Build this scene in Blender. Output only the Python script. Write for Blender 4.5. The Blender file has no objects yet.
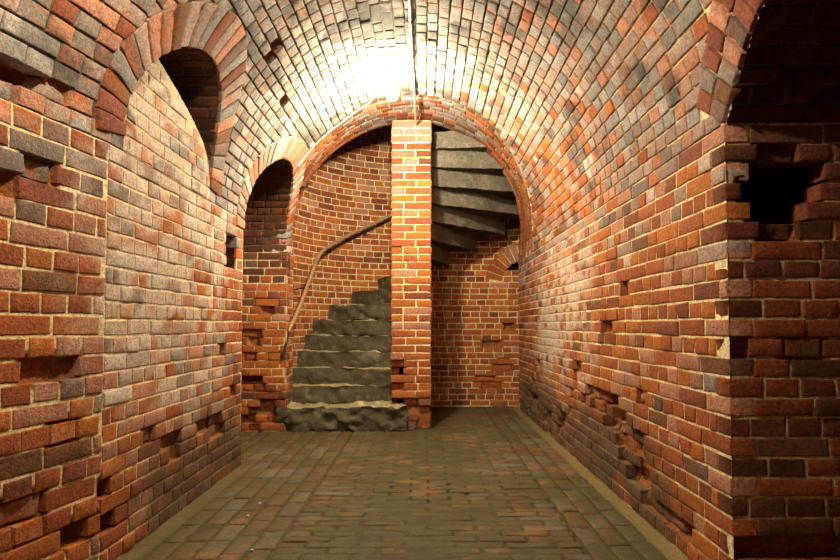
import bpy, math, random
import numpy as np
from mathutils import Vector

random.seed(7)
RNG = np.random.default_rng(11)
PI = math.pi
C = bpy.context.scene.collection
F = 596.0                # focal length in pixels of the 840 px frame
H = 1.11                 # eye height

# ------------------------------------------------------------------ noise
def _hash(ix, iy, iz, seed):
    n = (ix * 374761393 + iy * 668265263 + iz * 2147483647 + seed * 974634777) & 0xFFFFFFFF
    n = ((n ^ (n >> 13)) * 1274126177) & 0xFFFFFFFF
    n = (n ^ (n >> 16)) & 0xFFFFFF
    return n / float(0xFFFFFF)

def vnoise(p, scale=1.0, seed=0):
    p = np.asarray(p, dtype=np.float64) * scale
    i = np.floor(p).astype(np.int64)
    f = p - i
    f = f * f * (3 - 2 * f)
    out = 0
    for dx in (0, 1):
        for dy in (0, 1):
            for dz in (0, 1):
                w = ((f[..., 0] if dx else 1 - f[..., 0]) * (f[..., 1] if dy else 1 - f[..., 1])
                     * (f[..., 2] if dz else 1 - f[..., 2]))
                out = out + w * _hash(i[..., 0] + dx, i[..., 1] + dy, i[..., 2] + dz, seed)
    return out

def fbm(p, scale=1.0, seed=0, octs=3):
    a, t, s = 0.5, 0, 0
    for o in range(octs):
        t = t + a * vnoise(p, scale * 2 ** o, seed + o * 17)
        s += a
        a *= 0.5
    return t / s

def sstep(a, b, x):
    t = np.clip((x - a) / (b - a), 0, 1)
    return t * t * (3 - 2 * t)

def A(*c):
    return np.array(c, dtype=np.float64)

# ------------------------------------------------------------------ mesh builder
class MB:
    def __init__(self):
        self.v, self.f, self.c, self.n = [], [], [], 0
    def add(self, verts, faces, cols):
        verts = np.asarray(verts).reshape(-1, 3)
        cols = np.asarray(cols)
        if cols.ndim == 1:
            cols = np.tile(cols, (len(verts), 1))
        self.v.append(verts); self.c.append(cols.reshape(-1, 3)); self.f.append(np.asarray(faces, dtype=np.int64) + self.n)
        self.n += len(verts)
    def build(self, name, mat, parent=None, smooth=False, loc=(0, 0, 0)):
        V = np.concatenate(self.v); Fc = np.concatenate(self.f); K = np.concatenate(self.c)
        V = V - np.array(loc)
        me = bpy.data.meshes.new(name)
        me.vertices.add(len(V)); me.vertices.foreach_set('co', V.astype(np.float32).ravel())
        me.loops.add(len(Fc) * 4); me.loops.foreach_set('vertex_index', Fc.astype(np.int32).ravel())
        me.polygons.add(len(Fc))
        me.polygons.foreach_set('loop_start', (np.arange(len(Fc)) * 4).astype(np.int32))
        me.polygons.foreach_set('loop_total', np.full(len(Fc), 4, dtype=np.int32))
        me.update(calc_edges=True)
        at = me.color_attributes.new('Col', 'FLOAT_COLOR', 'POINT')
        rgba = np.ones((len(V), 4), dtype=np.float32); rgba[:, :3] = np.clip(K, 0, 1)
        at.data.foreach_set('color', rgba.ravel())
        me.validate()
        if smooth:
            me.polygons.foreach_set('use_smooth', np.ones(len(me.polygons), dtype=bool))
        me.materials.append(mat)
        o = bpy.data.objects.new(name, me); C.objects.link(o)
        o.location = loc
        if parent: o.parent = parent
        return o

def tag(o, label, cat, group=None, kind=None):
    o['label'] = label; o['category'] = cat
    if group: o['group'] = group
    if kind: o['kind'] = kind
    return o

def empty(name, loc, label, cat, group=None):
    o = bpy.data.objects.new(name, None); C.objects.link(o); o.location = loc
    o.empty_display_size = 0.1
    return tag(o, label, cat, group)

# ------------------------------------------------------------------ materials
def mat_masonry(name, bump=0.5, scale=95, rough=0.86, lo=0.62, hi=1.28, spec=0.25):
    m = bpy.data.materials.new(name); m.use_nodes = True
    nt = m.node_tree; N = nt.nodes; L = nt.links
    b = N['Principled BSDF']
    at = N.new('ShaderNodeAttribute'); at.attribute_name = 'Col'
    tc = N.new('ShaderNodeTexCoord')
    n1 = N.new('ShaderNodeTexNoise'); n1.inputs['Scale'].default_value = scale * .6; n1.inputs['Detail'].default_value = 7; n1.inputs['Roughness'].default_value = .7
    n2 = N.new('ShaderNodeTexNoise'); n2.inputs['Scale'].default_value = scale; n2.inputs['Detail'].default_value = 5; n2.inputs['Roughness'].default_value = .65
    n3 = N.new('ShaderNodeTexVoronoi'); n3.inputs['Scale'].default_value = scale * .75
    for n in (n1, n2, n3): L.new(tc.outputs['Object'], n.inputs['Vector'])
    mr = N.new('ShaderNodeMapRange'); mr.inputs['From Min'].default_value = .32; mr.inputs['From Max'].default_value = .68
    mr.inputs['To Min'].default_value = lo; mr.inputs['To Max'].default_value = hi
    L.new(n1.outputs['Fac'], mr.inputs['Value'])
    pit = N.new('ShaderNodeMapRange'); pit.inputs['From Min'].default_value = .08; pit.inputs['From Max'].default_value = .26
    pit.inputs['To Min'].default_value = .45; pit.inputs['To Max'].default_value = 1.0
    L.new(n3.outputs['Distance'], pit.inputs['Value'])
    mul = N.new('ShaderNodeMath'); mul.operation = 'MULTIPLY'; L.new(mr.outputs[0], mul.inputs[0]); L.new(pit.outputs[0], mul.inputs[1])
    vm = N.new('ShaderNodeVectorMath'); vm.operation = 'SCALE'; L.new(at.outputs['Color'], vm.inputs[0]); L.new(mul.outputs[0], vm.inputs['Scale'])
    L.new(vm.outputs[0], b.inputs['Base Color'])
    ad = N.new('ShaderNodeMath'); ad.operation = 'MULTIPLY_ADD'; ad.inputs[1].default_value = .35
    L.new(pit.outputs[0], ad.inputs[0]); L.new(n2.outputs['Fac'], ad.inputs[2])
    bp = N.new('ShaderNodeBump'); bp.inputs['Strength'].default_value = bump; bp.inputs['Distance'].default_value = .008
    L.new(ad.outputs[0], bp.inputs['Height']); L.new(bp.outputs[0], b.inputs['Normal'])
    b.inputs['Roughness'].default_value = rough
    b.inputs['Specular IOR Level'].default_value = spec
    return m

def mat_plain(name, col, rough=.5, metal=0.0, emit=None, strength=0, noise=0):
    m = bpy.data.materials.new(name); m.use_nodes = True
    nt = m.node_tree; b = nt.nodes['Principled BSDF']
    b.inputs['Base Color'].default_value = (*col, 1); b.inputs['Roughness'].default_value = rough; b.inputs['Metallic'].default_value = metal
    if emit:
        b.inputs['Emission Color'].default_value = (*emit, 1); b.inputs['Emission Strength'].default_value = strength
    if noise:
        n = nt.nodes.new('ShaderNodeTexNoise'); n.inputs['Scale'].default_value = 40; n.inputs['Detail'].default_value = 6
        tc = nt.nodes.new('ShaderNodeTexCoord'); nt.links.new(tc.outputs['Object'], n.inputs['Vector'])
        r = nt.nodes.new('ShaderNodeValToRGB')
        r.color_ramp.elements[0].position = .35; r.color_ramp.elements[1].position = .7
        r.color_ramp.elements[0].color = (*[c * (1 - noise) for c in col], 1); r.color_ramp.elements[1].color = (*[min(1, c * (1 + noise)) for c in col], 1)
        nt.links.new(n.outputs['Fac'], r.inputs['Fac']); nt.links.new(r.outputs['Color'], b.inputs['Base Color'])
    return m

M_BRICK = mat_masonry('brickwork', bump=1.0, lo=.5, hi=1.36)
M_FLOOR = mat_masonry('brick_paving', bump=.6, scale=75, rough=.7, spec=.3, lo=.7, hi=1.25)
M_STONE = mat_masonry('rough_granite', bump=.8, scale=60, rough=.8, lo=.6, hi=1.35)
M_PIPE = mat_plain('galvanised_pipe', (.55, .52, .46), .45, .3, noise=.15)
M_RAIL = mat_plain('worn_wood_and_iron', (.36, .23, .13), .4, 0, noise=.3)
M_IRON = mat_plain('rusted_iron', (.05, .035, .028), .7, .6, noise=.4)
M_LAMPBASE = mat_plain('lamp_housing', (.5, .5, .47), .5, .2)
M_GLOW = mat_plain('lit_lamp_glass', (1, 1, 1), .4, 0, (1.0, .84, .54), 2500)
M_GLOW2 = mat_plain('lit_lamp_glass_second', (1, 1, 1), .4, 0, (1.0, .84, .54), 1080)
M_CHIP = mat_plain('white_chip', (.75, .73, .66), .8, noise=.2)

# ------------------------------------------------------------------ palettes
RED = A(.37, .105, .042); ORANGE = A(.46, .150, .040); PINK = A(.46, .22, .15); MAROON = A(.24, .075, .045)
PURPLE = A(.19, .115, .10); GREY = A(.25, .20, .18); BROWN = A(.20, .09, .045); PALE = A(.60, .47, .40); WHITE = A(.64, .55, .48)
PINKGREY = A(.37, .265, .23); SMOKE = A(.27, .255, .25)
MORTAR = A(1.0, .83, .50); MORTAR_D = A(.13, .105, .075); FRESH = A(.62, .17, .025)

def pick(weights, n):
    pal = list(weights.keys()); w = np.array(list(weights.values()), float); w /= w.sum()
    PALE_V = A(.375, .345, .335)
    lut = {'r': RED, 'o': ORANGE, 'p': PINK, 'm': MAROON, 'u': PURPLE, 'g': GREY, 'b': BROWN, 'l': PALE, 'v': PALE_V, 'w': WHITE, 's': SMOKE, 'k': PINKGREY, 'd': A(.15, .06, .035)}
    idx = RNG.choice(len(pal), n, p=w)
    return np.array([lut[k] for k in pal])[idx] * RNG.uniform(.82, 1.18, (n, 1))

# ------------------------------------------------------------------ brick layer
def lin(n, e=.07):
    return np.concatenate([[0, e], np.linspace(e, 1 - e, n + 1)[1:-1], [1 - e, 1]])

def add_bricks(mb, S, quads, cols, outs=None, wear=None, thick=.10, ns=4, nt=2, stain=None, rnd=.003, rough=1.0, floor_h=-.0015):
    """quads (B,4,2) in surface coordinates; S maps u,v to position and normal."""
    B = len(quads)
    if B == 0: return
    quads = np.asarray(quads, float); cols = np.asarray(cols, float)
    outs = np.zeros(B) if outs is None else outs
    wear = np.zeros(B) if wear is None else wear
    quads = quads + RNG.normal(0, .0022, quads.shape)
    s = lin(ns, .025 if ns >= 6 else .045); t = lin(nt)
    ss, tt = np.meshgrid(s, t, indexing='ij'); ss = ss.ravel(); tt = tt.ravel(); P = len(ss)
    w = np.stack([(1 - ss) * (1 - tt), ss * (1 - tt), ss * tt, (1 - ss) * tt], 1)
    uv = np.einsum('pk,bkc->bpc', w, quads)
    L = np.linalg.norm(quads[:, 1] - quads[:, 0], axis=1)[:, None]; Hh = np.linalg.norm(quads[:, 3] - quads[:, 0], axis=1)[:, None]
    e = np.minimum(np.minimum(ss, 1 - ss)[None] * L, np.minimum(tt, 1 - tt)[None] * Hh)
    pos, nor = S(uv[..., 0], uv[..., 1])
    jit = RNG.uniform(0, 50, (B, 1, 1))
    q = pos + jit
    h = outs[:, None] - rnd * (1 - np.clip(e / .010, 0, 1)) ** 2
    h = h + rough * (.0045 * (fbm(q, 22, 3) - .5) + .0035 * (vnoise(q, 70, 9) - .5))
    chip = sstep(.58, .74, fbm(q, 16, 5, 2))
    h = h - chip * (.010 + .02 * wear[:, None]) * (1 - np.clip(e / .03, 0, 1)) * rough
    h = h - wear[:, None] * np.where(outs < -.008, .03, .009)[:, None] * sstep(.35, .75, fbm(q, 13, 21, 2))
    if floor_h is not None: h = np.where(outs[:, None] < -.012, h, np.maximum(h, floor_h + .002 * (fbm(q, 60, 8, 2) - .5)))
    top = pos + nor * h[..., None]
    # colour per vertex
    col = np.repeat(cols[:, None, :], P, 1)
    col = col * (.80 + .4 * fbm(q, 18, 31, 2))[..., None]
    fr = np.clip(chip * (1 - np.clip(e / .03, 0, 1)) * .7 + wear[:, None] * .8 * sstep(.45, .7, fbm(q, 13, 21, 2)), 0, 1)[..., None]
    base_l = cols.mean(1)[:, None, None]
    col = col * (1 - fr) + FRESH * np.clip(.3 + base_l * 2, .3, 1) * fr
    if stain is not None: col = stain(pos, col)
    ni, nj = len(s), len(t)
    I = np.arange(ni * nj).reshape(ni, nj)
    fq = np.stack([I[:-1, :-1], I[1:, :-1], I[1:, 1:], I[:-1, 1:]], -1).reshape(-1, 4)
    ring = np.concatenate([I[:, 0], I[-1, 1:], I[-2::-1, -1], I[0, -2:0:-1]])
    R = len(ring)
    bot = pos[:, ring] - nor[:, ring] * thick
    allv = np.concatenate([top, bot], 1)
    allc = np.concatenate([col, col[:, ring]], 1)
    k = np.arange(R); k2 = (k + 1) % R
    fs = np.stack([ring[k], P + k, P + k2, ring[k2]], -1)
    ft = np.concatenate([fq, fs])
    faces = (ft[None] + (np.arange(B) * (P + R))[:, None, None]).reshape(-1, 4)
    mb.add(allv.reshape(-1, 3), faces, allc.reshape(-1, 3))

def add_base(mb, S, u0, u1, v0, v1, step, keep=None, depth=.0035, holes=(), colf=None, hole_col=None, amp=.004):
    nu = max(2, int((u1 - u0) / step) + 1); nv = max(2, int((v1 - v0) / step) + 1)
    uu, vv = np.meshgrid(np.linspace(u0, u1, nu), np.linspace(v0, v1, nv), indexing='ij')
    pos, nor = S(uu, vv)
    d = depth + amp * (fbm(pos, 25, 41, 2) - .5)
    col = np.tile(MORTAR, uu.shape + (1,)) if colf is None else colf(pos)
    col = col * (.75 + .5 * fbm(pos, 30, 77, 2))[..., None]
    for (a0, b0, a1, b1, hd, em) in DROP.get(S, ()):
        ex = np.maximum(np.maximum(a0 - uu, uu - a1), np.maximum(b0 - vv, vv - b1))
        wgt = 1 - sstep(.004, .022, ex)
        i_ = ex < .05
        if not i_.any(): continue
        w_ = wgt[i_]; p_ = pos[i_]
        d[i_] = np.maximum(d[i_], w_ * hd * (.7 + .6 * fbm(p_, 28, 61, 2)))
        hc = FRESH * ((.10 if hd > .2 else .55) * (.25 + 1.1 * fbm(p_, 30, 71, 2)))[..., None] + MORTAR * .10 * vnoise(p_, 45, 73)[..., None] * (hd < .2)  # deep recesses get their inner shade painted in, shallow ones stay fresh brick
        cw = (1 - sstep(.024, .05, ex))[i_][..., None]
        col[i_] = col[i_] * (1 - cw) + hc * cw
    for (hu, hv, ru, rv, hd) in holes:
        if hd < .2: continue
        rr = np.sqrt(((uu - hu) / ru) ** 2 + ((vv - hv) / rv) ** 2) + .5 * (fbm(pos, 16, 51, 2) - .5)
        wgt = 1 - sstep(.78, 1.12, rr)
        d = d + wgt * hd * (.75 + .5 * fbm(pos, 28, 61, 2))
        hc = FRESH * (.06 if hd > .2 else .8) * (.3 + 1.0 * fbm(pos, 30, 71, 2))[..., None]  # near-black colour stands in for shade inside deep holes
        col = col * (1 - wgt[..., None]) + hc * wgt[..., None]
    P = pos - nor * d[..., None]
    I = np.arange(nu * nv).reshape(nu, nv)
    fq = np.stack([I[:-1, :-1], I[1:, :-1], I[1:, 1:], I[:-1, 1:]], -1).reshape(-1, 4)
    if keep is not None:
        cu = (uu[:-1, :-1] + uu[1:, 1:]) / 2; cv = (vv[:-1, :-1] + vv[1:, 1:]) / 2
        fq = fq[keep(cu, cv).ravel()]
    mb.add(P.reshape(-1, 3), fq, col.reshape(-1, 3))

def lay(u0, u1, v0, v1, pitch=.08, joint=.011, bond='english', keep=None, start=0, head=.119, vfun=None, toothed=False):
    """course by course list of quads; keep(u,v) False drops or trims a brick"""
    out = []
    ncourse = max(1, int(round((v1 - v0) / pitch))); pv = (v1 - v0) / ncourse
    for c in range(ncourse):
        a = v0 + c * pv + joint / 2; b = v0 + (c + 1) * pv - joint / 2
        stretch = ((c + start) % 2 == 0) if bond == 'english' else True
        if bond == 'header': stretch = False
        u = u0 if not stretch else u0 - random.choice([0, head * .5, 0])
        if bond == 'english' and not stretch: u = u0 - head * .5 * ((c + start) % 4 == 1)
        if bond == 'running': u = u0 - (c % 2) * head
        while u < u1:
            if bond == 'mixed': stretch = random.random() < .07
            ln = (head * 2 + joint if stretch else head) * random.uniform(.95, 1.05)
            if bond == 'english' and stretch and random.random() < .15: ln = head
            e0, e1 = max(u, u0), min(u + ln, u1)
            u += ln + joint
            if e1 - e0 < .035: continue
            if keep is not None:
                t = np.linspace(e0, e1, 9); k = np.ones(9, bool)
                for vv in (a, (a + b) / 2, b): k &= keep(t, np.full(9, vv))
                if not k.any(): continue
                if not k.all():
                    i = np.where(k)[0]; i = max(np.split(i, np.where(np.diff(i) > 1)[0] + 1), key=len); e0, e1 = t[i[0]], t[i[-1]]
                    if e1 - e0 < .045: continue
            out.append([(e0, a), (e1, a), (e1, b), (e0, b)])
    return np.array(out) if out else np.zeros((0, 4, 2))

def ring(u0, v0, r, w, a0, a1, pitch=.075, joint=.010, rows=1):
    n = max(1, int(round((a1 - a0) * (r + .02) / pitch))); out = []
    for i in range(n):
        p0 = a0 + (a1 - a0) * i / n; p1 = a0 + (a1 - a0) * (i + 1) / n
        g0 = joint / 2 / r; g1 = joint / 2 / (r + w)
        for k in range(rows):
            ra = r + w * k / rows + (joint / 2 if k else 0); rb = r + w * (k + 1) / rows - joint / 2
            out.append([(u0 + ra * math.cos(p0 + g0), v0 + ra * math.sin(p0 + g0)), (u0 + rb * math.cos(p0 + g1), v0 + rb * math.sin(p0 + g1)),
                        (u0 + rb * math.cos(p1 - g1), v0 + rb * math.sin(p1 - g1)), (u0 + ra * math.cos(p1 - g0), v0 + ra * math.sin(p1 - g0))])
    return np.array(out)

def split_len(q):
    L = np.linalg.norm(q[:, 1] - q[:, 0], axis=1)
    return L > .17

DROP = {}
def hole_filter(q, holes, S=None):
    """drop bricks in deep holes; return mask, outs, wear"""
    c = q.mean(1); keep = np.ones(len(q), bool); outs = RNG.normal(.002, .0022, len(q)); wear = np.zeros(len(q))
    for (hu, hv, ru, rv, hd) in holes:
        rr = np.sqrt(((c[:, 0] - hu) / ru) ** 2 + ((c[:, 1] - hv) / rv) ** 2)
        inside = rr < .95
        drop = inside & (RNG.random(len(q)) < (1.0 if hd > .2 else .5))
        keep &= ~drop
        sink = (rr < (1.05 if hd > .2 else 1.3)) & ~drop
        for qq in q[drop]: DROP.setdefault(S, []).append((*qq.min(0), *qq.max(0), max(hd, .05), 1))
        sk = RNG.uniform(.004, .04, sink.sum()); outs[sink] -= sk
        for qq, k_ in zip(q[sink], sk): DROP.setdefault(S, []).append((*qq.min(0), *qq.max(0), .05 if k_ > .012 else .012, 0))
        wear[sink] = RNG.uniform(.4, 1, sink.sum())
    return keep, outs, wear

def masonry(mb, S, q, colf, holes=(), thick=.10, stain=None, near=True, wearp=.04, rough=1.0, lift=0):
    if len(q) == 0: return
    k, outs, wear = hole_filter(q, holes, S)
    q = q[k]; outs = outs[k] + lift; wear = wear[k]
    rw = RNG.random(len(q)) < wearp
    wear[rw] = np.maximum(wear[rw], RNG.uniform(.3, 1, rw.sum()))
    c = q.mean(1); pc, _ = S(c[:, 0], c[:, 1])
    cols = colf(pc)
    lg = split_len(q)
    for m, ns in ((lg, 7 if near else 4), (~lg, 4 if near else 2)):
        if m.any(): add_bricks(mb, S, q[m], cols[m], outs[m], wear[m], thick, ns, 3 if near else 2, stain, rough=rough)

# ------------------------------------------------------------------ tunnel section
XC, XR, RZ, ZS = -.105, 1.25, 1.355, 1.95
def XL(d):
    d = np.asarray(d, float)
    return -1.46 - .2 * np.clip(2.72 - d, 0, 2.2)
def left_x(d, z):
    a = XC - XL(d); t = np.clip((np.asarray(z) - ZS) / RZ, 0, .999)
    return XC - a * np.sqrt(1 - t * t)
def right_x(d, z):
    t = np.clip((np.asarray(z) - ZS) / RZ, 0, .999)
    return XC + (XR - XC) * np.sqrt(1 - t * t) + 0 * np.asarray(d)
def S_left(d, z):
    x = left_x(d, z); t = np.clip((z - ZS) / RZ, 0, .98)
    n = np.stack([np.sqrt(1 - t * t), 0 * d, -t], -1)
    return np.stack([x, d + 0 * z, z + 0 * d], -1), n
def S_right(d, z):
    x = right_x(d, z); t = np.clip((z - ZS) / RZ, 0, .98)
    n = np.stack([-np.sqrt(1 - t * t), 0 * d, -t], -1)
    return np.stack([x, d + 0 * z, z + 0 * d], -1), n
def S_vault(d, v):                     # v = arc length from the right springing
    th = v / RZ
    a = np.where(np.cos(th) > 0, XR - XC, XC - XL(d))
    pos = np.stack([XC + a * np.cos(th), d + 0 * v, ZS + RZ * np.sin(th)], -1)
    n = np.stack([-np.cos(th), 0 * d, -np.sin(th)], -1)
    return pos, n
VLEN = PI * RZ
TE = ([0, .12, .30, .48, .77, 1.11, 1.44, 2.2, 2.6, PI], [7.95, 7.9, 7.5, 7.17, 6.92, 6.68, 6.56, 6.52, 6.5, 6.5])
TF = ([0, .2, .40, 1.03, 1.40, 1.88, 2.14, 2.54, PI], [6.95, 6.8, 6.5, 5.75, 5.62, 5.62, 5.78, 5.82, 5.85])
def dE(th): return np.interp(th, *TE)
def dF(th): return np.interp(th, *TF)

# openings: centre depth, half span, springing height, ring width
PR = (1.68, .934, 1.436, .27, 1.95, .78)            # passage to the right, near
PL = (5.54, .76, 1.88, .20)            # passage to the left, far
NI = (3.42, .575, 2.10, .22)           # arched niche on the left
def outside(op, d, z, m, low=True):
    d0, r, z0, w = op[:4]
    zs, hs = (op[4], op[5]) if len(op) > 4 else (z0, r)
    rr_ = (d - d0) ** 2 + (z - z0) ** 2
    up = (z >= zs) & (rr_ < (r + m) ** 2)
    dn = (z < zs) & ((np.abs(d - d0) < hs) if low else False)
    if len(op) > 4: up = up & ((rr_ < r * r) | (z > zs + (np.abs(d - d0) - hs) * .66 + (.05 if m else 0)))
    return ~(up | dn)

# ------------------------------------------------------------------ colours by place
def stain_all(pos, col):
    x, y, z = pos[..., 0], pos[..., 1], pos[..., 2]
    # lime bloom on both walls, grime low down and towards the far end
    n = fbm(pos, 1.6, 101, 3); n2 = fbm(pos, 9, 131, 3)
    bl = np.clip((1 - ((y - 3.5) / 1.1) ** 2) * 1.4, 0, 1) * sstep(.3, 1.3, z) * (x < -1.1)
    br = np.clip((1 - ((y - 5.6) / 1.3) ** 2), 0, 1) * np.clip(1 - ((z - 1.15) / .75) ** 2, 0, 1) * (x > 1.1)
    b = (bl * .9 + br * 1.7) * sstep(.42, .62, .4 * n + .6 * n2)
    b = np.clip(b, 0, .8)[..., None]
    col = col * (1 - b) + WHITE * b
    g = sstep(.75, .15, z) * sstep(.34, .56, .55 * n + .45 * n2) * ((x < -1.1) | (x > 1.1)) * sstep(2.6, 3.6, y) * (y < 7.9)
    g = np.clip(g * 1.15, 0, .78)[..., None]
    col = col * (1 - g) + A(.085, .075, .05) * g
    return col

def col_side(p):
    n = len(p); z = p[:, 2]; y = p[:, 1]; x = p[:, 0]
    a = pick({'r': 4.2, 'o': 4.2, 'p': 3.2, 'm': .8, 'u': .3, 'g': .15, 'b': .5}, n)      # ordinary wall
    b = pick({'p': 3.5, 'k': 4, 'l': 1.0, 'g': .8, 'u': .3, 'r': 1.0, 's': 1.0}, n)            # high up
    c = pick({'u': 3, 'g': 2, 'm': 1.5, 'r': 1, 'p': 2.2}, n)                           # near left, upper
    m = RNG.random(n) < sstep(1.35, 2.1, z + .35 * (fbm(p, 2, 7, 2) - .5))
    out = np.where(m[:, None], b, a)
    bl = np.clip((1 - ((y - 3.5) / 1.0) ** 2) * 1.6, 0, 1) * sstep(.2, 1.0, z) * (x < -1.1)
    d_ = pick({'p': 4, 'l': 2.2, 'g': 1.0, 'w': .8, 'k': 2.5}, n)
    out = np.where((RNG.random(n) < bl * .75)[:, None], d_, out)
    k = (x < -1.2) & (y < 2.74) & (RNG.random(n) < sstep(1.3, 1.75, z) * .9)
    return np.where(k[:, None], c, out)

def col_red(p):
    n = len(p)
    return pick({'r': 4, 'o': 2.2, 'm': 2.5, 'b': 1.3, 'u': .5, 'p': .6}, n)

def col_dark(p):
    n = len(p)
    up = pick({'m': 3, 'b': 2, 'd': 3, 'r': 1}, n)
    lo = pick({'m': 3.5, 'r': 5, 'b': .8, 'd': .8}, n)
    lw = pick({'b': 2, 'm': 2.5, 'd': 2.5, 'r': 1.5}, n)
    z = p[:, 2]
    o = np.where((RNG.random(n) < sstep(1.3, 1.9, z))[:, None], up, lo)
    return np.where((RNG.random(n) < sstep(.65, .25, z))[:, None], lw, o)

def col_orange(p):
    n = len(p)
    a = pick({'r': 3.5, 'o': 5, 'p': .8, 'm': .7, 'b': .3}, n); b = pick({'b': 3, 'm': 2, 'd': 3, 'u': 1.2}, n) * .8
    return np.where((RNG.random(n) < sstep(1.45, 1.75, p[:, 2]))[:, None], b, a)  # upper jamb bricks darkened: shadow of the passage arch painted into their colour

def col_well(p):
    n = len(p)
    lo = pick({'r': 3.2, 'o': 4.5, 'm': 1, 'p': .8}, n); hi = pick({'r': 3, 'p': 3.2, 'm': .9, 'o': 1.2}, n)
    return np.where((RNG.random(n) < sstep(2.1, 2.7, p[:, 2]))[:, None], hi, lo)

def col_vault(p):
    n = len(p)
    th = np.arctan2(p[:, 2] - ZS, p[:, 0] - XC)
    crown = pick({'s': 5, 'v': 3, 'g': 1.6, 'k': .9, 'u': .3}, n)
    left = pick({'v': 5, 'l': .6, 's': 3.5, 'k': 2, 'g': .7}, n)
    right = pick({'k': 5, 'v': 2, 's': 2.2, 'g': .3, 'p': 2.2, 'r': .6, 'o': .3}, n)
    rr = pick({'r': 2.5, 'o': 2.6, 'p': 3, 'k': 1.2, 'l': .8}, n)
    o = np.where((RNG.random(n) < sstep(.8, 1.35, th))[:, None], crown, right)
    o = np.where((RNG.random(n) < sstep(1.75, 2.1, th))[:, None], left, o)
    k = RNG.random(n) < sstep(.9, .2, th) * sstep(3.5, 5.5, p[:, 1]) * .9
    o = np.where(k[:, None], rr, o)
    q = (p[:, 1] < 2.8) & (th > 2.2) & (RNG.random(n) < .85)
    nl = pick({'p': 2.2, 'k': 3, 'm': .6, 'u': 1.2, 'g': .8}, n)
    return np.where(q[:, None], nl, o)

def col_band(p):
    n = len(p)
    th = np.arctan2(p[:, 2] - ZS, p[:, 0] - XC)
    a = pick({'r': 3, 'o': 2.2, 'p': 2.6, 'b': .8, 'm': .7}, n)
    b = pick({'s': 2, 'g': 2, 'b': 2.5, 'm': 1.6, 'p': 1.5}, n)
    return np.where((RNG.random(n) < sstep(.75, .25, np.abs(th - 1.55)))[:, None], b, a)

def m_wall(pos):
    c = np.tile(MORTAR, pos.shape[:-1] + (1,))
    z = pos[..., 2]
    k = sstep(1.7, 2.3, z)[..., None]
    c = c * (1 - k * .35)
    return stain_all(pos, c)
def m_vault(pos):
    th = np.arctan2(pos[..., 2] - ZS, pos[..., 0] - XC)
    k = sstep(.35, 1.0, th)[..., None]
    return MORTAR * (1 - k) + MORTAR_D * .8 * k
def m_dark(pos):
    return np.tile(MORTAR * .8, pos.shape[:-1] + (1,))

# ------------------------------------------------------------------ wall_right
HR = [(4.08, .52, .22, .10, .10), (3.82, .40, .20, .10, .05), (3.62, .30, .16, .12, .09), (3.45, .20, .10, .09, .1), (2.84, .14, .09, .06, .12),
      (4.45, .13, .10, .09, .07), (3.05, .12, .07, .05, .09), (3.73, 1.35, .055, .045, .09), (4.15, 1.10, .04, .04, .05), (6.1, .15, .14, .1, .07),
      (6.9, .30, .13, .18, .09), (7.3, .15, .2, .12, .08), (5.2, .45, .09, .08, .06), (5.5, .2, .1, .1, .06), (3.2, 1.98, .05, .08, .05), (6.6, .6, .12, .1, .05),
      (3.5, .75, .07, .05, .04), (4.6, .55, .12, .05, .05), (5.0, .75, .1, .05, .04)]
mb = MB()
kR = lambda u, v: outside(PR, u, v, PR[3] - .05)
qa = lay(2.46 + .112, 7.95, 0.0, ZS, .081, keep=kR, start=1)
qb = lay(2.462, 7.95, 0.0, ZS, .081, keep=lambda u, v: (u > 2.461), start=1)
par = lambda q: np.floor(q[:, :, 1].mean(1) / (ZS / 24)).astype(int) % 2
q = np.concatenate([qa[par(qa) == 0], qb[par(qb) == 1]])
masonry(mb, S_right, q, col_side, HR, stain=stain_all)
add_base(mb, S_right, 2.46, 7.95, -.02, ZS, .022, holes=HR, colf=m_wall)
add_base(mb, S_right, -4, PR[0] - PR[5], -.02, ZS, .25, colf=lambda p: np.tile(RED * .8, p.shape[:-1] + (1,)))
wr = mb.build('wall_right', M_BRICK)
tag(wr, 'long red brick wall on the right, crumbling near the floor, with pale lime bloom', 'wall', kind='structure')

# ------------------------------------------------------------------ wall_left (near face, blocked niche, far face)
HL = [(2.32, 1.72, .06, .07, .06), (2.35, 1.6, .1, .03, .03), (2.15, 1.62, .07, .05, .05),
      (2.32, .37, .09, .05, .14), (2.58, .22, .12, .06, .14), (2.83, .20, .09, .05, .12), (2.42, .92, .06, .035, .04), (2.5, .62, .05, .035, .05), (2.25, 1.30, .08, .03, .03),
      (2.75, .33, .06, .05, .08), (3.5, .42, .08, .06, .05), (3.9, .45, .07, .05, .05), (4.2, .4, .06, .06, .05), (3.2, .55, .06, .05, .04), (4.6, .62, .05, .06, .06),
      (4.3, .95, .04, .05, .04), (2.62, 1.42, .05, .03, .03)]
DROP.setdefault(S_left, []).append((4.365, 1.545, 4.575, 1.79, .30, 1))
keepL = lambda u, v: outside(PL, u, v, PL[3] - .05) & ~((np.abs(u - 4.47) < .105) & (np.abs(v - 1.667) < .115))
mb = MB()
q1 = lay(1.2, 2.715, 0.0, ZS, .0867, joint=.013, keep=keepL, head=.124)
q2 = lay(2.725, 4.10, 0.0, ZS, .0813, keep=keepL, start=1)
q3 = lay(4.11, 6.6, 0.0, ZS, .0813, keep=keepL)
for q_ in (q1, q2, q3):
    masonry(mb, S_left, q_, col_side, HL, stain=stain_all, wearp=.07)
add_base(mb, S_left, 1.2, 6.6, -.02, ZS, .022, keep=lambda u, v: outside(PL, u, v, 0), holes=HL, colf=m_wall)
add_base(mb, S_left, -4, 1.2, -.02, ZS, .25, colf=lambda p: np.tile(RED * .8, p.shape[:-1] + (1,)))
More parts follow.
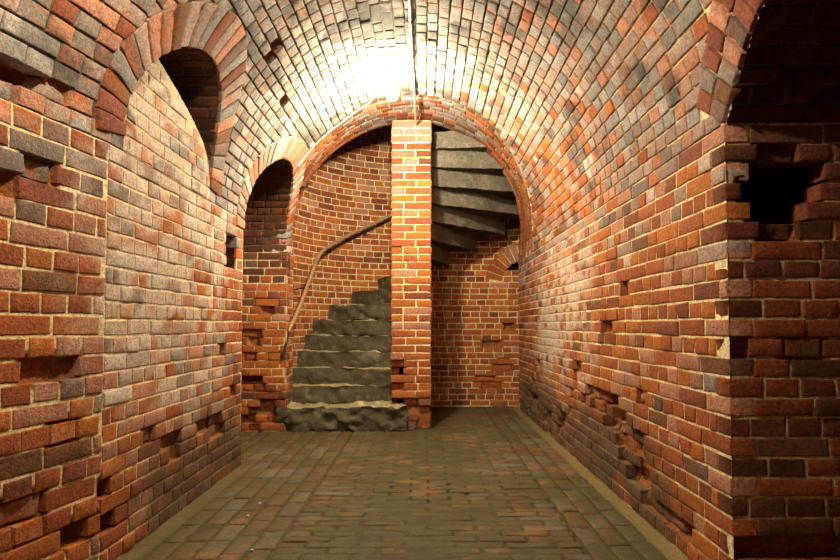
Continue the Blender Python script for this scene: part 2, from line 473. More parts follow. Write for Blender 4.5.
# infill of the niche: stays upright where the vault leans in
def niche_top(d): return np.interp(d, [2.8, 3.05, 3.22, 3.48, 3.72, 3.87, 4.0, 4.1], [2.62, 2.62, 2.56, 2.48, 2.39, 2.31, 2.2, 2.02])
def S_fill(d, z):
    return np.stack([-1.455 + 0 * d, d + 0 * z, z + 0 * d], -1), np.stack([1 + 0 * d, 0 * d, 0 * d], -1)
kf = lambda u, v: (v < niche_top(u)) & ((v < NI[2]) | ((u - NI[0]) ** 2 + (v - NI[2]) ** 2 < (NI[1] - .004) ** 2)) & (np.abs(u - NI[0]) < NI[1])
q = lay(2.84, 4.0, ZS, 2.68, .0813, keep=kf, start=1)
col_fill = lambda p: pick({'l': 3, 'w': 1.2, 'p': 2.6, 'g': 1.6, 's': 1.5, 'r': .6}, len(p))
masonry(mb, S_fill, q, col_fill, stain=stain_all)
add_base(mb, S_fill, 2.84, 4.0, ZS, 2.68, .007, keep=kf, colf=lambda p: np.tile(MORTAR * .6, p.shape[:-1] + (1,)))
wl = mb.build('wall_left', M_BRICK)
tag(wl, 'long red brick wall on the left with a blocked arch and a small square hole', 'wall', kind='structure')

# ------------------------------------------------------------------ ceiling: the barrel vault
def vz(v): return ZS + RZ * np.sin(v / RZ)
def keepV(m):
    def k(u, v):
        th = v / RZ; z = vz(v); rt = th < PI / 2
        ok = u < dF(th) - (.012 if m else 0)
        a = outside(PR, u, z, PR[3] - .05 if m else 0)
        b = outside(PL, u, z, PL[3] - .05 if m else 0) & outside(NI, u, z, NI[3] - .05 if m else 0, low=False)
        return ok & np.where(rt, a, b)
    return k
mb = MB()
HV = [(3.92, 2.33 * RZ, .06, .10, .06), (4.55, 2.37 * RZ, .05, .09, .06), (2.22, 4.168, .20, .050, .26), (2.36, 4.13, .07, .03, .1),]
q = lay(1.0, 6.95, 0, VLEN, .081, joint=.011, bond='mixed', keep=keepV(True), head=.115)
def stain_vault(pos, col):
    n = fbm(pos, 3.2, 201, 3); x = pos[..., 0]
    s = sstep(.46, .62, n) * sstep(.75, .15, np.abs(x + .08)) * .85 + sstep(.57, .66, fbm(pos, 4.5, 222, 3)) * .6
    s = np.clip(s, 0, .88)[..., None]
    return col * (1 - s) + A(.035, .032, .03) * s
masonry(mb, S_vault, q, col_vault, HV, stain=stain_vault, wearp=.03, rough=.9)
add_base(mb, S_vault, 1.0, 6.97, 0, VLEN, .022, keep=keepV(False), depth=.008, holes=HV, colf=m_vault)
add_base(mb, S_vault, -4, 1.0, 0, VLEN, .25, colf=lambda p: np.tile(SMOKE * .7, p.shape[:-1] + (1,)))
ce = mb.build('ceiling', M_BRICK)
tag(ce, 'smoke-greyed brick barrel vault over the tunnel', 'ceiling', kind='structure')

def S_band(d, v):
    p, n = S_vault(d, v)
    return p - n * (.058 * np.sin(np.clip(v / RZ, 0, PI)))[..., None], n
# ------------------------------------------------------------------ arch band at the end of the vault
mb = MB()
keepB = lambda u, v: (u > dF(v / RZ)) & (u < dE(v / RZ)) & np.where(v / RZ > PI / 2, outside(PL, u, vz(v), PL[3] - .05), True)
keepB0 = lambda u, v: (u > dF(v / RZ) - .01) & (u < dE(v / RZ)) & np.where(v / RZ > PI / 2, outside(PL, u, vz(v), 0), True)
# rings: strips between the front and back curves, bricks running round the arch
qs = []
for k in range(9):
    v = (k % 2) * -.06
    while v < VLEN - .05:
        ln = random.uniform(.108, .122) if random.random() < .9 else random.uniform(.20, .23)
        a, b = max(v, .003), min(v + ln, VLEN); v += ln + .010
        ta, tb = a / RZ, b / RZ
        def dd(t, s): return float(dF(t) + (dE(t) - dF(t)) * s)
        c0, c1 = k / 9, (k + 1) / 9
        qq = [(dd(ta, c0) + .006, a), (dd(ta, c1) - .006, a), (dd(tb, c1) - .006, b), (dd(tb, c0) + .006, b)]
        um = sum(p[0] for p in qq) / 4; vm_ = (a + b) / 2
        if vm_ / RZ > PI / 2 and not outside(PL, np.array([um]), np.array([vz(vm_)]), PL[3] - .07)[0]: continue
        if b - a < .05: continue
        qs.append(qq)
q = np.array(qs)
masonry(mb, S_band, q, col_band, stain=None, thick=.12, wearp=.05, rough=.6)
add_base(mb, S_band, 5.5, 7.95, 0, VLEN, .02, keep=keepB0, depth=.006, colf=lambda p: np.tile(MORTAR * .75, p.shape[:-1] + (1,)))
# thickness of the arch seen from the stairwell side
th = np.linspace(0, PI, 90); vA = th * RZ
pa, na = S_band(dE(th), vA); pb = pa - na * .35
I = np.arange(90)
mb.add(np.concatenate([pa, pb]), np.stack([I[:-1], I[1:], I[1:] + 90, I[:-1] + 90], -1), RED * .7)
tb_ = mb.build('trim_1', M_BRICK)
tag(tb_, 'orange brick arch band closing the vault in front of the stairwell', 'arch', kind='structure')

# ------------------------------------------------------------------ arch rings over the openings
def arch_ring(name, S, op, colf, label, rows=1, a0=0.0, a1=PI):
    mb = MB(); q = ring(op[0], op[2], op[1], op[3], a0, a1, rows=rows)
    masonry(mb, S, q, colf, stain=None, thick=.16, wearp=.10, lift=.008, rough=.8)
    o = mb.build(name, M_BRICK); tag(o, label, 'arch', kind='structure'); return o
col_ring_l = lambda p: pick({'p': 2, 'k': 3, 'b': 1.2, 'm': .8, 's': 1.4, 'u': .8}, len(p))
col_ring_o = lambda p: pick({'p': 3, 'k': 2.5, 'l': 1.6, 'r': .8, 's': 1}, len(p))
col_ring_r = lambda p: pick({'b': 2, 'p': 2, 'm': 2, 'u': 1, 'g': .8}, len(p))
arch_ring('trim_2', S_left, NI, col_ring_l, 'arch of upright bricks over the blocked niche on the left wall', a0=-.12, a1=PI + .15)
arch_ring('trim_3', S_left, PL, col_ring_o, 'brick arch over the dark side passage left of the stairs')
arch_ring('trim_4', S_right, PR, col_ring_r, 'chipped brick arch over the dark passage at the right edge', rows=2, a0=.583, a1=PI - .583)

# ------------------------------------------------------------------ side passages: soffits and jamb walls
def soffit(mb, op, side, length, colf, near=True, back=None, bond='english', mcol=None):
    mcol = mcol or m_dark
    d0, r, z0, w = op[:4]
    aa = math.asin((op[4] - z0) / r) if len(op) > 4 else 0.0
    fx = left_x if side < 0 else right_x
    def S(t, v):
        ph = v / r; d = d0 + r * np.cos(ph); z = z0 + r * np.sin(ph)
        x = fx(d, z) + side * t
        return np.stack([x, d, z], -1), np.stack([0 * x, -np.cos(ph), -np.sin(ph)], -1)
    q = lay(.012, length, aa * r, (PI - aa) * r, .08, bond=bond)
    masonry(mb, S, q, colf, stain=None, near=near, wearp=.08)
    add_base(mb, S, .0, length, aa * r, (PI - aa) * r, .04, depth=.006, colf=mcol)

_memo = {}
def S_front(y, sgn=-1):
    if (y, sgn) in _memo: return _memo[(y, sgn)]
    def S(x, z): return np.stack([x + 0 * z, y + 0 * x, z + 0 * x], -1), np.stack([0 * x, sgn + 0 * x, 0 * x], -1)
    _memo[(y, sgn)] = S
    return S
def S_plane_x(x0, sgn):
    def S(y, z): return np.stack([x0 + 0 * y, y + 0 * z, z + 0 * y], -1), np.stack([sgn + 0 * y, 0 * y, 0 * y], -1)
    return S

# right near passage
YR = PR[0] + PR[5]
HP = [(1.43, 1.66, .09, .175, .30), (1.51, 1.69, .10, .13, .30), (1.42, 1.52, .05, .07, .28), (1.455, 1.87, .02, .05, .12), (1.67, .30, .09, .035, .15), (1.36, .80, .1, .03, .03), (1.62, 1.0, .06, .03, .04),
      (1.31, 1.05, .05, .03, .04), (1.60, .18, .15, .04, .05), (1.40, .20, .1, .05, .04)]
mb = MB()
qa = lay(XR, 3.0, 0, ZS, .081, joint=.012, start=1, head=.140)
qb = lay(XR + .108, 3.0, 0, ZS, .081, joint=.012, start=1, head=.140)
q = np.concatenate([qa[par(qa) == 0], qb[par(qb) == 1]])
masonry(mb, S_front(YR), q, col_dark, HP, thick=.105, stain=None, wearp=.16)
add_base(mb, S_front(YR), XR + .01, 3.0, -.02, 1.98, .018, holes=HP, colf=m_dark)
soffit(mb, PR, 1, 1.8, lambda p: pick({'m': 2, 'b': 2, 'd': 3}, len(p)) * .36, mcol=lambda p: m_dark(p) * .16)  # soffit bricks and mortar coloured dark to carry the passage's shade
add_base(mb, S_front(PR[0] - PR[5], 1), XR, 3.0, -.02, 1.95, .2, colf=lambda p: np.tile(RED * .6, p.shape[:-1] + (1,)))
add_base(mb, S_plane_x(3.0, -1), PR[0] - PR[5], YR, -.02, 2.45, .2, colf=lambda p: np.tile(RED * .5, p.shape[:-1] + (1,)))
o = mb.build('wall_right_passage', M_BRICK)
tag(o, 'dark brick end wall at the right edge with a deep ragged hole', 'wall', kind='structure')

# left far passage
YL = PL[0] + PL[1]
HJ = [(-1.82, .82, .07, .13, .07), (-1.75, 1.02, .09, .05, .06), (-1.84, .48, .08, .10, .12), (-1.70, .18, .10, .12, .07), (-1.52, .16, .08, .14, .09), (-1.86, .14, .1, .12, .1), (-1.62, .32, .08, .05, .05),
      (-1.66, 1.30, .08, .04, .04), (-1.50, 1.9, .05, .06, .06), (-1.55, .75, .05, .04, .05)]
mb = MB()
q = lay(-3.0, -1.455, 0, PL[2], .081, joint=.012, head=.115)
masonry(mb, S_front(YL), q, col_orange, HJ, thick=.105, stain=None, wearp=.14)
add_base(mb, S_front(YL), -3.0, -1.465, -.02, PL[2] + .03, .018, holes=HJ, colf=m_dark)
soffit(mb, PL, -1, 1.6, lambda p: pick({'m': 2, 'b': 2, 'd': 3}, len(p)) * .5, mcol=lambda p: m_dark(p) * .16)  # shade under this arch is painted into soffit bricks and joints
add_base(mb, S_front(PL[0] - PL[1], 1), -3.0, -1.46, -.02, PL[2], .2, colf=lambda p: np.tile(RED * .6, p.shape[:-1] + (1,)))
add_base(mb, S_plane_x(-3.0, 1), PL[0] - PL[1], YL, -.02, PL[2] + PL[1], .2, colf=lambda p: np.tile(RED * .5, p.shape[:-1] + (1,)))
o = mb.build('wall_left_passage', M_BRICK)
tag(o, 'crumbling orange brick jamb of the side passage left of the stairs', 'wall', kind='structure')

# hollow niche behind the infill
mb = MB()
soffit(mb, NI, -1, .75, lambda p: pick({'m': 1, 'b': 2, 'd': 3}, len(p)) * .5, near=False, mcol=lambda p: m_dark(p) * .15)  # dark palette and joints paint the shade inside the hollow
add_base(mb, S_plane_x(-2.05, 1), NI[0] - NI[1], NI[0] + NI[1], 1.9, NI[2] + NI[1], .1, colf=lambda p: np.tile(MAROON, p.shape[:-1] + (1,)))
o = mb.build('wall_niche', M_BRICK)
tag(o, 'dark hollow behind the top of the blocked arch on the left', 'niche', kind='structure')

# ------------------------------------------------------------------ stairwell wall
CX, CY, RW = -.15, 6.70, 1.45
pl = [(CX - RW, 6.45)]
for a in np.linspace(180, 98, 40): pl.append((CX + RW * math.cos(math.radians(a)), CY + RW * math.sin(math.radians(a))))
pl += [(.15, 8.19), (.5, 8.235), (.9, 8.25), (1.25, 8.22), (1.6, 8.12), (2.0, 7.9)]
pl = np.array(pl)
seg = np.concatenate([[0], np.cumsum(np.linalg.norm(np.diff(pl, axis=0), axis=1))])
def S_well(u, z):
    x = np.interp(u, seg, pl[:, 0]); y = np.interp(u, seg, pl[:, 1])
    e = .04
    tx = np.interp(u + e, seg, pl[:, 0]) - np.interp(u - e, seg, pl[:, 0]); ty = np.interp(u + e, seg, pl[:, 1]) - np.interp(u - e, seg, pl[:, 1])
    l = np.sqrt(tx * tx + ty * ty) + 1e-9
    return np.stack([x, y, z + 0 * x], -1), np.stack([ty / l, -tx / l, 0 * x], -1)
def u_at(x): 
    i = np.argmax(pl[:, 0] > x); return float(np.interp(x, pl[:, 0][i - 1:i + 1], seg[i - 1:i + 1]))
WA = (u_at(1.42), .37, 1.66, .24)
def keepW(m):
    return lambda u, v: outside(WA, u, v, m, low=False) | (v < (1.86 if m == 0 else 1.76)) | ((v < 1.86) & (np.abs(u - WA[0]) < WA[1]))
HW = [(u_at(1.05), .55, .10, .06, .05), (u_at(.9), .32, .12, .05, .04), (u_at(1.2), 1.1, .06, .06, .06), (u_at(.95), .85, .1, .04, .04)]
mb = MB()
q = lay(0, seg[-1], 0, 4.7, .081, joint=.013, keep=keepW(.17), head=.115)
masonry(mb, S_well, q, col_well, HW, stain=None, wearp=.07)
add_base(mb, S_well, 0, seg[-1], -.02, 4.7, .025, keep=keepW(0), holes=HW, colf=lambda p: np.tile(MORTAR * .85, p.shape[:-1] + (1,)))
add_base(mb, lambda u, v: (S_well(u, v)[0] - S_well(u, v)[1] * .3, S_well(u, v)[1]), WA[0] - .5, WA[0] + .35, 1.7, 2.3, .05, colf=lambda p: np.tile(MAROON, p.shape[:-1] + (1,)))
q = ring(WA[0], WA[2], WA[1], WA[3], .9, PI - .15)
masonry(mb, S_well, q, col_well, stain=None, thick=.16, wearp=.1)
o = mb.build('wall_back', M_BRICK)
tag(o, 'curved orange brick wall of the stairwell behind the pillar', 'wall', kind='structure')

# cap of the stairwell and end of the tunnel behind the viewer
mb = MB()
def S_cap(x, y): return np.stack([x + 0 * y, y + 0 * x, 4.7 + 0 * x + 0 * y], -1), np.stack([0 * x, 0 * x, -1 + 0 * x], -1)
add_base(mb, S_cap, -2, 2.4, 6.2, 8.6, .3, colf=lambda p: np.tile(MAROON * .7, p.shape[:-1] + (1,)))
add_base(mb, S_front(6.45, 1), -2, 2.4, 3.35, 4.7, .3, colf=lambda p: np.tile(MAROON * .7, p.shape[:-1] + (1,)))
o = mb.build('ceiling_stairwell', M_BRICK); tag(o, 'dark top of the stairwell above the spiral stair', 'ceiling', kind='structure')
mb = MB()
add_base(mb, S_front(-4, 1), -2.2, 1.4, -.02, 3.5, .3, colf=lambda p: np.tile(RED * .7, p.shape[:-1] + (1,)))
o = mb.build('wall_front', M_BRICK); tag(o, 'brick wall closing the tunnel behind the viewer', 'wall', kind='structure')

# ------------------------------------------------------------------ floor
def S_floor(d, x):
    return np.stack([x + 0 * d, d + 0 * x, 0 * x + 0 * d], -1), np.stack([0 * x, 0 * x, 1 + 0 * x], -1)
DIRT = A(.080, .068, .028)
def floor_stain(pos, col):
    x, y = pos[..., 0], pos[..., 1]
    n = fbm(pos, 3.0, 301, 4); n2 = fbm(pos, 14, 331, 3)
    k = np.clip(sstep(.30, .6, .6 * n + .4 * n2 + .22 * sstep(.6, .1, np.abs(x - .0)) - .10) * .6 + .46, 0, .96)[..., None]
    col = col * (1 - k) + DIRT * (.8 + .45 * n2)[..., None] * k
    o = (sstep(.66, .74, fbm(pos, 7, 351, 3)) * .55)[..., None]
    return col * (1 - o) + A(.26, .13, .055) * o
mb = MB()
def col_floor(p): return pick({'b': 2, 'g': 1, 's': .6, 'm': .4}, len(p)) * .5 + A(.04, .034, .014)
q = []
for i_ in range(13):
    d = 4.75
    while d < 6.2:
        q.append([(d, -1.36 - .123 * (i_ + 1)), (d + .245, -1.36 - .123 * (i_ + 1)), (d + .245, -1.36 - .123 * i_ - .011), (d, -1.36 - .123 * i_ - .011)]); d += .256
d = .5; row = 0
while d < 8.2:
    x = -.74 + (row % 2) * -.12
    while x < .80:
        a, b = max(x, -.74), min(x + .245, .80); x += .256
        if b - a < .05 or (d > 6.25 and a < .06): continue
        q.append([(d, a), (d + .073, a), (d + .073, b), (d, b)])
    d += .082; row += 1
x = -1.36
while x < 1.16:
    if -.86 < x < .80: x = .81
    wdt = .112; d = .6 - random.random() * .25
    while d < 8.2:
        ln = random.uniform(.235, .255); 
        if d > 6.25 and x < .08: break
        q.append([(d, x), (d + ln, x), (d + ln, x + wdt), (d, x + wdt)]); d += ln + .011
    x += wdt + .011; row += 1
q = np.array(q)
c = q.mean(1); pc, _ = S_floor(c[:, 0], c[:, 1])
add_bricks(mb, S_floor, q, col_floor(pc), RNG.normal(-.0045, .0018, len(q)), np.zeros(len(q)), .05, 7, 3, floor_stain, rnd=.004, rough=.8, floor_h=None)
def floor_col(p):
    c = np.tile(DIRT * .8, p.shape[:-1] + (1,))
    x = p[..., 0]
    e = np.clip(sstep(1.12, 1.2, x) * .9 + sstep(-1.34, -1.40, x) * (x > -1.5) * .35, 0, 1)[..., None]
    return c * (1 - e) + A(.24, .18, .07) * e
nuF = lambda p: p
uu, vv = np.meshgrid(np.linspace(.4, 8.6, 360), np.linspace(-3, 3, 260), indexing='ij')
pos, nor = S_floor(uu, vv)
patch = np.clip(1 - ((uu - 4.1) / .32) ** 2 - (vv / .33) ** 2, 0, 1) 
zz = -.0105 + .010 * (fbm(pos, 9, 401, 3) - .5) + .004 * sstep(.6, .1, np.abs(vv)) - .010 * sstep(0, .3, patch) * 1.5
zz = np.where((vv > 1.15) | ((vv < -1.37) & (uu < 4.8)), -.003 + .006 * (fbm(pos, 12, 411, 2) - .5), zz)
pos = pos.copy(); pos[..., 2] = zz
cf = floor_col(pos) * (.75 + .5 * fbm(pos, 25, 421, 3))[..., None]
I = np.arange(uu.size).reshape(uu.shape)
mb.add(pos.reshape(-1, 3), np.stack([I[:-1, :-1], I[1:, :-1], I[1:, 1:], I[:-1, 1:]], -1).reshape(-1, 4), cf.reshape(-1, 3))
add_base(mb, S_floor, -4, .4, -3, 3, .25, colf=lambda p: np.tile(DIRT, p.shape[:-1] + (1,)))
fl = mb.build('floor', M_FLOOR)
tag(fl, 'worn brick-paved floor covered in olive-brown dirt', 'floor', kind='structure')

# ------------------------------------------------------------------ pillar
PX0, PX1, PY0, PY1, PT = -.365, .068, 6.42, 6.90, 3.34
pil = empty('brick_pillar', ((PX0 + PX1) / 2, (PY0 + PY1) / 2, 0), 'square orange brick pillar standing between the stairs and the dark recess, chipped on its left edge', 'pillar')
HPi = [(-.335, 1.97, .08, .045, .22), (-.33, .60, .09, .10, .22), (-.35, .40, .08, .08, .06), (-.30, .30, .10, .06, .21), (-.13, .25, .18, .10, .05), (.05, 1.0, .03, .05, .04), (.0, .08, .1, .08, .05)]
mb = MB()
q = []
nc = int(PT / .081)
for c_ in range(nc):
    z0_ = c_ * PT / nc + .006; z1_ = (c_ + 1) * PT / nc - .006
    xs = [PX0, PX0 + random.uniform(.25, .275), PX1] if c_ % 2 == 0 else [PX0, PX0 + random.uniform(.13, .16), PX1]
    if random.random() < .3: xs = [PX0, PX0 + .13, PX0 + .29, PX1]
    for a, b in zip(xs[:-1], xs[1:]):
        a2 = a + (.006 if a > PX0 else random.uniform(-.006, .006)); b2 = b - (.006 if b < PX1 else random.uniform(-.005, .008))
        q.append([(a2, z0_), (b2, z0_), (b2, z1_), (a2, z1_)])
def col_pil(p):
    n = len(p); z = p[:, 2]
    a = pick({'r': 4, 'o': 4, 'p': 1, 'm': .7}, n); b = pick({'k': 3, 'r': 2, 'm': 1.5, 'p': 2}, n) * .72; c = pick({'m': 2, 'u': 2, 'r': 2, 'o': 2, 'b': 1}, n)
    o = np.where((RNG.random(n) < sstep(2.3, 3.0, z))[:, None], b, a)  # upper bricks coloured duller to hold back the near lamp's glare
    return np.where((RNG.random(n) < sstep(.55, .2, z))[:, None], c, o)
masonry(mb, S_front(PY0), np.array(q), col_pil, HPi, thick=.11, wearp=.06)
for xs_, sg in ((PX0, -1), (PX1, 1)):
    S = S_plane_x(xs_, sg)
    masonry(mb, S, lay(PY0 + .115, PY1, 0, PT, .081, joint=.012), col_pil, thick=.08)
    add_base(mb, S, PY0 + .02, PY1, 0, PT, .04, colf=m_dark)
add_base(mb, S_front(PY0), PX0 + .012, PX1 - .012, 0, PT, .02, holes=HPi, colf=lambda p: np.tile(MORTAR, p.shape[:-1] + (1,)))
masonry(mb, S_front(PY1, 1), lay(PX0, PX1, 0, PT, .081), col_pil, thick=.08, near=False)
add_base(mb, S_front(PY1, 1), PX0 + .01, PX1 - .01, 0, PT, .06, colf=m_dark)
mb.build('pillar_brickwork', M_BRICK, pil, loc=tuple(pil.location))
pil.children[0].location = (0, 0, 0)

# ------------------------------------------------------------------ stone steps
STONE = A(.094, .081, .047)
def block(fn, nr, na, nz, amp, seed, name, mat, loc, colk=1.0, tint=1.0):
    """fn(s,t,w)->position on the unit cube; six rough faces"""
    mb = MB()
    def face(fix, val, n1, n2, flip):
        a, b = np.meshgrid(np.linspace(0, 1, n1), np.linspace(0, 1, n2), indexing='ij')
        prm = [None, None, None]; k = [i for i in range(3) if i != fix]
        prm[fix] = np.full(a.shape, val, float); prm[k[0]] = a; prm[k[1]] = b
        e = 1e-3
        p = fn(*prm)
        ctr = fn(np.array(.5), np.array(.5), np.array(.5))
        dirn = p - ctr; dirn = dirn / (np.linalg.norm(dirn, axis=-1, keepdims=True) + 1e-9)
        nn = fbm(p, 9, seed, 4) - .5; n2_ = vnoise(p, 5, seed + 5) - .5
        # pull arrises in
        arr = 0
        for i in range(3):
            if i != fix: arr = arr + sstep(.06, 0, np.minimum(prm[i], 1 - prm[i])) 
        off = amp * 2.2 * nn + amp * 1.6 * n2_ - .006 * arr
        P = p + dirn * 0
        nrm = np.zeros_like(p)
        q1 = [x.copy() for x in prm]; q1[fix] = q1[fix] + (e if val > .5 else -e)
        nrm = fn(*q1) - p; nrm = nrm / (np.linalg.norm(nrm, axis=-1, keepdims=True) + 1e-12)
        fade = np.ones_like(a)
        edge = np.minimum(np.minimum(a, 1 - a) * (n1 - 1), np.minimum(b, 1 - b) * (n2 - 1))
        P = p + nrm * (off * np.clip(edge, 0, 1))[..., None]
        wob = np.stack([fbm(p, 6, seed + 40 + i_, 3) - .5 for i_ in range(3)], -1) * np.array([1.0, 1.0, .8]) * amp * 2.0
        wob = wob + np.stack([vnoise(p, 17, seed + 50 + i_) - .5 for i_ in range(3)], -1) * amp * .8
        P = P + wob
        col = STONE * tint * colk * (.62 + .8 * fbm(p, 7, seed + 20, 3))[..., None]
        fl_ = (sstep(.62, .70, fbm(p, 13, seed + 31, 3)) * .4)[..., None]
        col = col * (1 - fl_) + A(.27, .25, .19) * fl_
        I = np.arange(n1 * n2).reshape(n1, n2)
        f = np.stack([I[:-1, :-1], I[1:, :-1], I[1:, 1:], I[:-1, 1:]], -1).reshape(-1, 4)
        if flip: f = f[:, ::-1]
        if fix == 2 and val == 1: col = col * 3.4  # treads much paler: dust, with the lamp's light from above painted in
        if fix == 2 and val == 0: col = col * .4  # undersides darkened in the colour to stand for their shade
        mb.add(P, f, col.reshape(-1, 3))
    face(0, 0, na, nz, True); face(0, 1, na, nz, False)
    face(1, 0, nr, nz, False); face(1, 1, nr, nz, True)
    face(2, 0, nr, na, True); face(2, 1, nr, na, False)
    return mb.build(name, mat, loc=loc)

ORD = ['lowest', 'second', 'third', 'fourth', 'fifth', 'sixth', 'seventh', 'eighth', 'ninth']
TOPZ = [.247, .432, .618, .800, .985, 1.172, 1.358, 1.545, 1.735]
ANG = [-4, 9, 18, 24, 30, 41, 55, 70, 83]
def step_fn(a0, a1, r0, r1, z0, z1):
    def fn(s, t, w):                    # s radial, t angle (0 = nose), w height
        r = r0 + (r1 - r0) * s; a = np.radians(180 - (a0 + (a1 - a0) * t))
        return np.stack([CX + r * np.cos(a), CY + r * np.sin(a), z0 + (z1 - z0) * w], -1)
    return fn
def box_fn(x0, x1, y0, y1, z0, z1):
    return lambda s, t, w: np.stack([x0 + (x1 - x0) * s + 0 * t, y0 + (y1 - y0) * t + 0 * s, z0 + (z1 - z0) * w + 0 * s], -1)
G1 = 'stone steps climbing left of the pillar'
G2 = 'stone steps of the spiral overhead'
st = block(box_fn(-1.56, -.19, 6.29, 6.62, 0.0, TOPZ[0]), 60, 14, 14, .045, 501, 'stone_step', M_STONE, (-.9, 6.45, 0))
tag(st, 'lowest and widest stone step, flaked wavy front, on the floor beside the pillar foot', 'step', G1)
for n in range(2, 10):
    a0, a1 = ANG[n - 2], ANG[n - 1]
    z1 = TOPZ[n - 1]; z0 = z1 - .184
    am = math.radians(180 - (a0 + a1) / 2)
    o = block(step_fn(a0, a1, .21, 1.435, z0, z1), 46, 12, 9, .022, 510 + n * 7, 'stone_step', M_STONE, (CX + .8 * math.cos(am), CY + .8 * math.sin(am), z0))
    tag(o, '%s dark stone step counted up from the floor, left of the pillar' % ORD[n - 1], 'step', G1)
NAMES_UP = {}
for n in range(10, 18):
    a0 = 82 + 13.2 * (n - 10); a1 = a0 + 13.4
    z1 = TOPZ[8] + .195 * (n - 9); z0 = z1 - .193
    am = math.radians(180 - (a0 + a1) / 2)
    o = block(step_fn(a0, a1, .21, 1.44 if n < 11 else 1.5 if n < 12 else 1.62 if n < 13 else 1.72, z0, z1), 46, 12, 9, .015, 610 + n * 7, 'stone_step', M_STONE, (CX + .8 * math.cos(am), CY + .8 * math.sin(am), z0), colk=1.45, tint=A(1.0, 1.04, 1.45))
    k = 17 - n
    up = ['topmost', 'second from the top', 'third from the top', 'fourth from the top', 'fifth from the top', 'sixth from the top', 'seventh from the top', 'lowest'][k]
    tag(o, 'underside of the spiral stone steps right of the pillar, %s step' % up, 'step', G2)
# ------------------------------------------------------------------ tubes
def tube(name, pts, r, mat, parent=None, loc=(0, 0, 0), res=3, smooth=False, poly=True):
    cu = bpy.data.curves.new(name, 'CURVE'); cu.dimensions = '3D'
    sp = cu.splines.new('POLY'); sp.points.add(len(pts) - 1)
    for p, q_ in zip(sp.points, pts): p.co = (q_[0] - loc[0], q_[1] - loc[1], q_[2] - loc[2], 1)
    cu.bevel_depth = r; cu.bevel_resolution = res; cu.use_fill_caps = True
    tmp = bpy.data.objects.new(name + '_tmp', cu); C.objects.link(tmp)
    dg = bpy.context.evaluated_depsgraph_get()
    me = bpy.data.meshes.new_from_object(tmp.evaluated_get(dg)); me.name = name
    bpy.data.objects.remove(tmp)
    me.materials.clear(); me.materials.append(mat)
    me.polygons.foreach_set('use_smooth', np.ones(len(me.polygons), dtype=bool))
    o = bpy.data.objects.new(name, me); C.objects.link(o)
    if parent: o.parent = parent
    else: o.location = loc
    return o

def px(x, y, d): return ((x - 425) / F * d, d, H + (325 - y) / F * d)

# handrail on the stairwell wall
rail_px = [(288.5, 332, 6.36), (294, 320, 6.5), (301, 303, 6.72), (309, 281, 7.0), (316, 261, 7.25), (319.5, 254, 7.33), (325, 248.5, 7.42), (335, 242, 7.55), (350, 234, 7.72), (367, 226, 7.86), (391, 214.5, 7.97), (402, 209, 7.99)]
rp = [px(*p) for p in rail_px]
hr = empty('handrail', rp[0], 'brown handrail climbing the curved wall left of the pillar', 'handrail')
tube('rail', rp, .022, M_RAIL, hr, rp[0])
foot = [px(288.5, 333, 6.36), px(286, 345, 6.30), px(283.5, 356, 6.27)]
tube('rail_foot', foot, .013, M_IRON, hr, rp[0])
for k, wx in ((3, (-1.56, 7.10)), (9, None)):
    p = rp[k]; a = math.atan2(p[1] - CY, p[0] - CX); q_ = (CX + 1.45 * math.cos(a), CY + 1.45 * math.sin(a), p[2] - .10)
    tube('rail_bracket', [p, (p[0], p[1], p[2] - .07), q_], .008, M_IRON, hr, rp[0])

# iron bracket left on the arch
b0 = px(301, 186, 6.28)
ib = empty('iron_bracket', b0, 'small dark iron bracket on the arch above the handrail', 'bracket')
tube('bracket_arm', [b0, (b0[0] + .05, b0[1] - .02, b0[2] - .01), (b0[0] + .07, b0[1] - .02, b0[2] + .04)], .011, M_IRON, ib, b0)
tube('bracket_plate', [(b0[0] - .02, b0[1] - .05, b0[2] - .02), (b0[0] - .01, b0[1] + .05, b0[2] + .01)], .022, M_IRON, ib, b0)

# ------------------------------------------------------------------ lamp, conduit and cable
def uvs(name, r, mat, parent, z, squash=1.0, seg_=24, rings=14):
    vs, fs = [], []
    for i in range(rings + 1):
        a = PI * i / rings
        for j in range(seg_):
            b = 2 * PI * j / seg_
            vs.append((r * math.sin(a) * math.cos(b), r * math.sin(a) * math.sin(b), z + r * squash * math.cos(a)))
    for i in range(rings):
        for j in range(seg_):
            fs.append((i * seg_ + j, i * seg_ + (j + 1) % seg_, (i + 1) * seg_ + (j + 1) % seg_, (i + 1) * seg_ + j))
    me = bpy.data.meshes.new(name); me.from_pydata(vs, [], fs); me.validate(); me.materials.append(mat)
    me.polygons.foreach_set('use_smooth', np.ones(len(me.polygons), dtype=bool))
    o = bpy.data.objects.new(name, me); C.objects.link(o); o.parent = parent; return o
def lathe(name, prof, mat, parent, seg_=28):
    vs, fs = [], []
    for (r, z) in prof:
        for j in range(seg_):
            b = 2 * PI * j / seg_; vs.append((r * math.cos(b), r * math.sin(b), z))
    for i in range(len(prof) - 1):
        for j in range(seg_):
            fs.append((i * seg_ + j, i * seg_ + (j + 1) % seg_, (i + 1) * seg_ + (j + 1) % seg_, (i + 1) * seg_ + j))
    me = bpy.data.meshes.new(name); me.from_pydata(vs, [], fs); me.validate(); me.materials.append(mat)
    o = bpy.data.objects.new(name, me); C.objects.link(o); o.parent = parent; return o
def make_lamp(x, y, mat, label):
    zz_ = ZS + math.sqrt(RZ ** 2 - (x - XC) ** 2)
    t = empty('ceiling_lamp', (x, y, zz_), label, 'lamp', 'lamps on the vault')
    t.rotation_euler = (0, math.asin((x - XC) / RZ), 0)
    lathe('lamp_base', [(.001, .01), (.05, .01), (.05, -.02), (.03, -.035), (.026, -.15), (.001, -.15)], M_LAMPBASE, t)
    uvs('lamp_glass', .055, mat, t, -.205, 1.05)
    return t
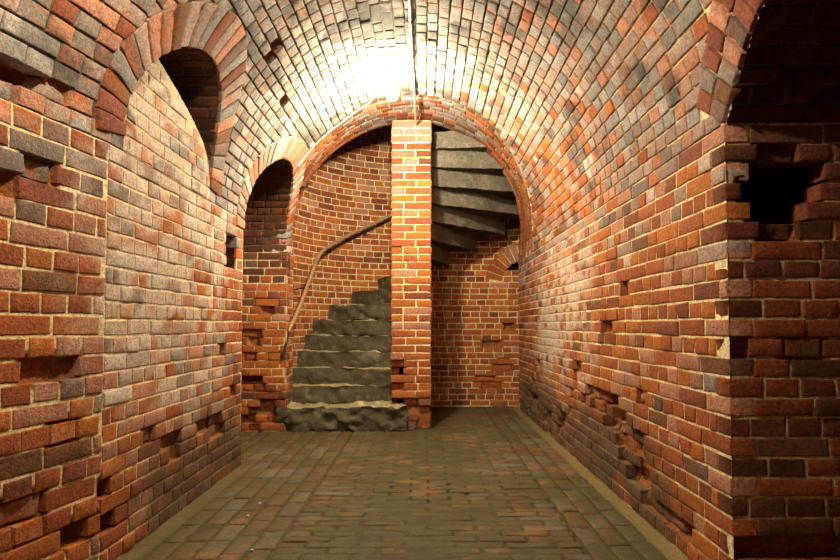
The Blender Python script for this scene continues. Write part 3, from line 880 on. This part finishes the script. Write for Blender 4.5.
make_lamp(-.312, 5.03, M_GLOW, 'glaring white ceiling lamp on the vault in front of the pillar')
make_lamp(-.56, 1.86, M_GLOW2, 'nearer ceiling lamp on the crown of the vault, above the viewer, out of the picture')

cz = ZS + RZ - .016
con = empty('conduit', (XC, 3.5, cz), 'thin pale conduit pipe running along the crown of the vault to the lamp', 'pipe')
tube('conduit_pipe', [(XC, .8, cz), (XC, 3.0, cz), (XC, 5.0, cz - .002), (XC + .006, 5.6, cz), (XC + .004, 6.0, cz - .002), (XC + .008, 6.40, cz - .005)], .011, M_PIPE, con, (XC, 3.5, cz))
tube('conduit_branch', [(XC, 5.03, cz), (XC - .1, 5.03, cz - .006), (-.27, 5.03, cz - .018)], .009, M_PIPE, con, (XC, 3.5, cz))
for yy in (2.6, 3.4, 4.2, 4.75, 5.5):
    tube('pipe_clip', [(XC - .03, yy, cz + .012), (XC - .013, yy, cz - .004), (XC, yy, cz - .013), (XC + .013, yy, cz - .004), (XC + .03, yy, cz + .012)], .005, M_IRON, con, (XC, 3.5, cz), res=1)
cp = []
for t in np.linspace(1.68, 2.58, 26):
    d = float(np.interp(t, [1.68, 1.9], [5.1, float(dF(1.9)) - .02])) if t < 1.9 else float(dF(t)) - .02
    p, n = S_vault(np.array([d]), np.array([t * RZ])); p = p[0] + n[0] * .012
    cp.append(tuple(p))
cb = tube('lamp_cable', cp, .008, M_PIPE, None, cp[0])
tag(cb, 'pale cable clipped along the left front edge of the end arch', 'cable')

# ------------------------------------------------------------------ chips on the floor
for (x, y, lb) in ((262, 501.5, 'small white chip on the floor, farther of the two near the left wall'), (250, 513.5, 'small white chip on the floor, nearer of the two by the left wall'), (255, 547, 'small white chip on the floor, nearest to the viewer')):
    d = F * H / (y - 325); X = (x - 425) / F * d
    mbk = MB()
    s_ = .008
    g = np.array([(sx * s_ * random.uniform(.6, 1.2), sy * s_ * random.uniform(.6, 1.2), z_ * s_ * random.uniform(.8, 1.2)) for sx in (-1, 1) for sy in (-1, 1) for z_ in (0, 1)]) + np.array([X, d, -.001])
    mbk.add(g, [[0, 1, 3, 2], [4, 6, 7, 5], [0, 4, 5, 1], [2, 3, 7, 6], [0, 2, 6, 4], [1, 5, 7, 3]], A(.8, .8, .75))
    o = mbk.build('stone_chip', M_CHIP, loc=(X, d, 0)); tag(o, lb, 'chip')

# ------------------------------------------------------------------ world, camera, colour
w = bpy.data.worlds.new('World'); bpy.context.scene.world = w; w.use_nodes = True
w.node_tree.nodes['Background'].inputs[0].default_value = (0, 0, 0, 1)
w.node_tree.nodes['Background'].inputs[1].default_value = 0

cam = bpy.data.cameras.new('camera'); co = bpy.data.objects.new('camera', cam); C.objects.link(co)
cam.sensor_fit = 'HORIZONTAL'; cam.sensor_width = 36; cam.lens = 36 * F / 840
TILT = math.atan(24 / F)
co.location = (0, 0, H); co.rotation_euler = (PI / 2 + TILT, 0, 0)
cam.shift_x = -(425 - 420) / 840; cam.shift_y = (325 - 280 - 24) / 840
cam.clip_start = .02
bpy.context.scene.camera = co
vs = bpy.context.scene.view_settings
vs.view_transform = 'Standard'; vs.look = 'None'; vs.exposure = 0.18; vs.gamma = 1; vs.use_curve_mapping = False
try:
    bpy.context.scene.cycles.max_bounces = 8; bpy.context.scene.cycles.diffuse_bounces = 2; bpy.context.scene.cycles.sample_clamp_indirect = 6
except Exception: pass
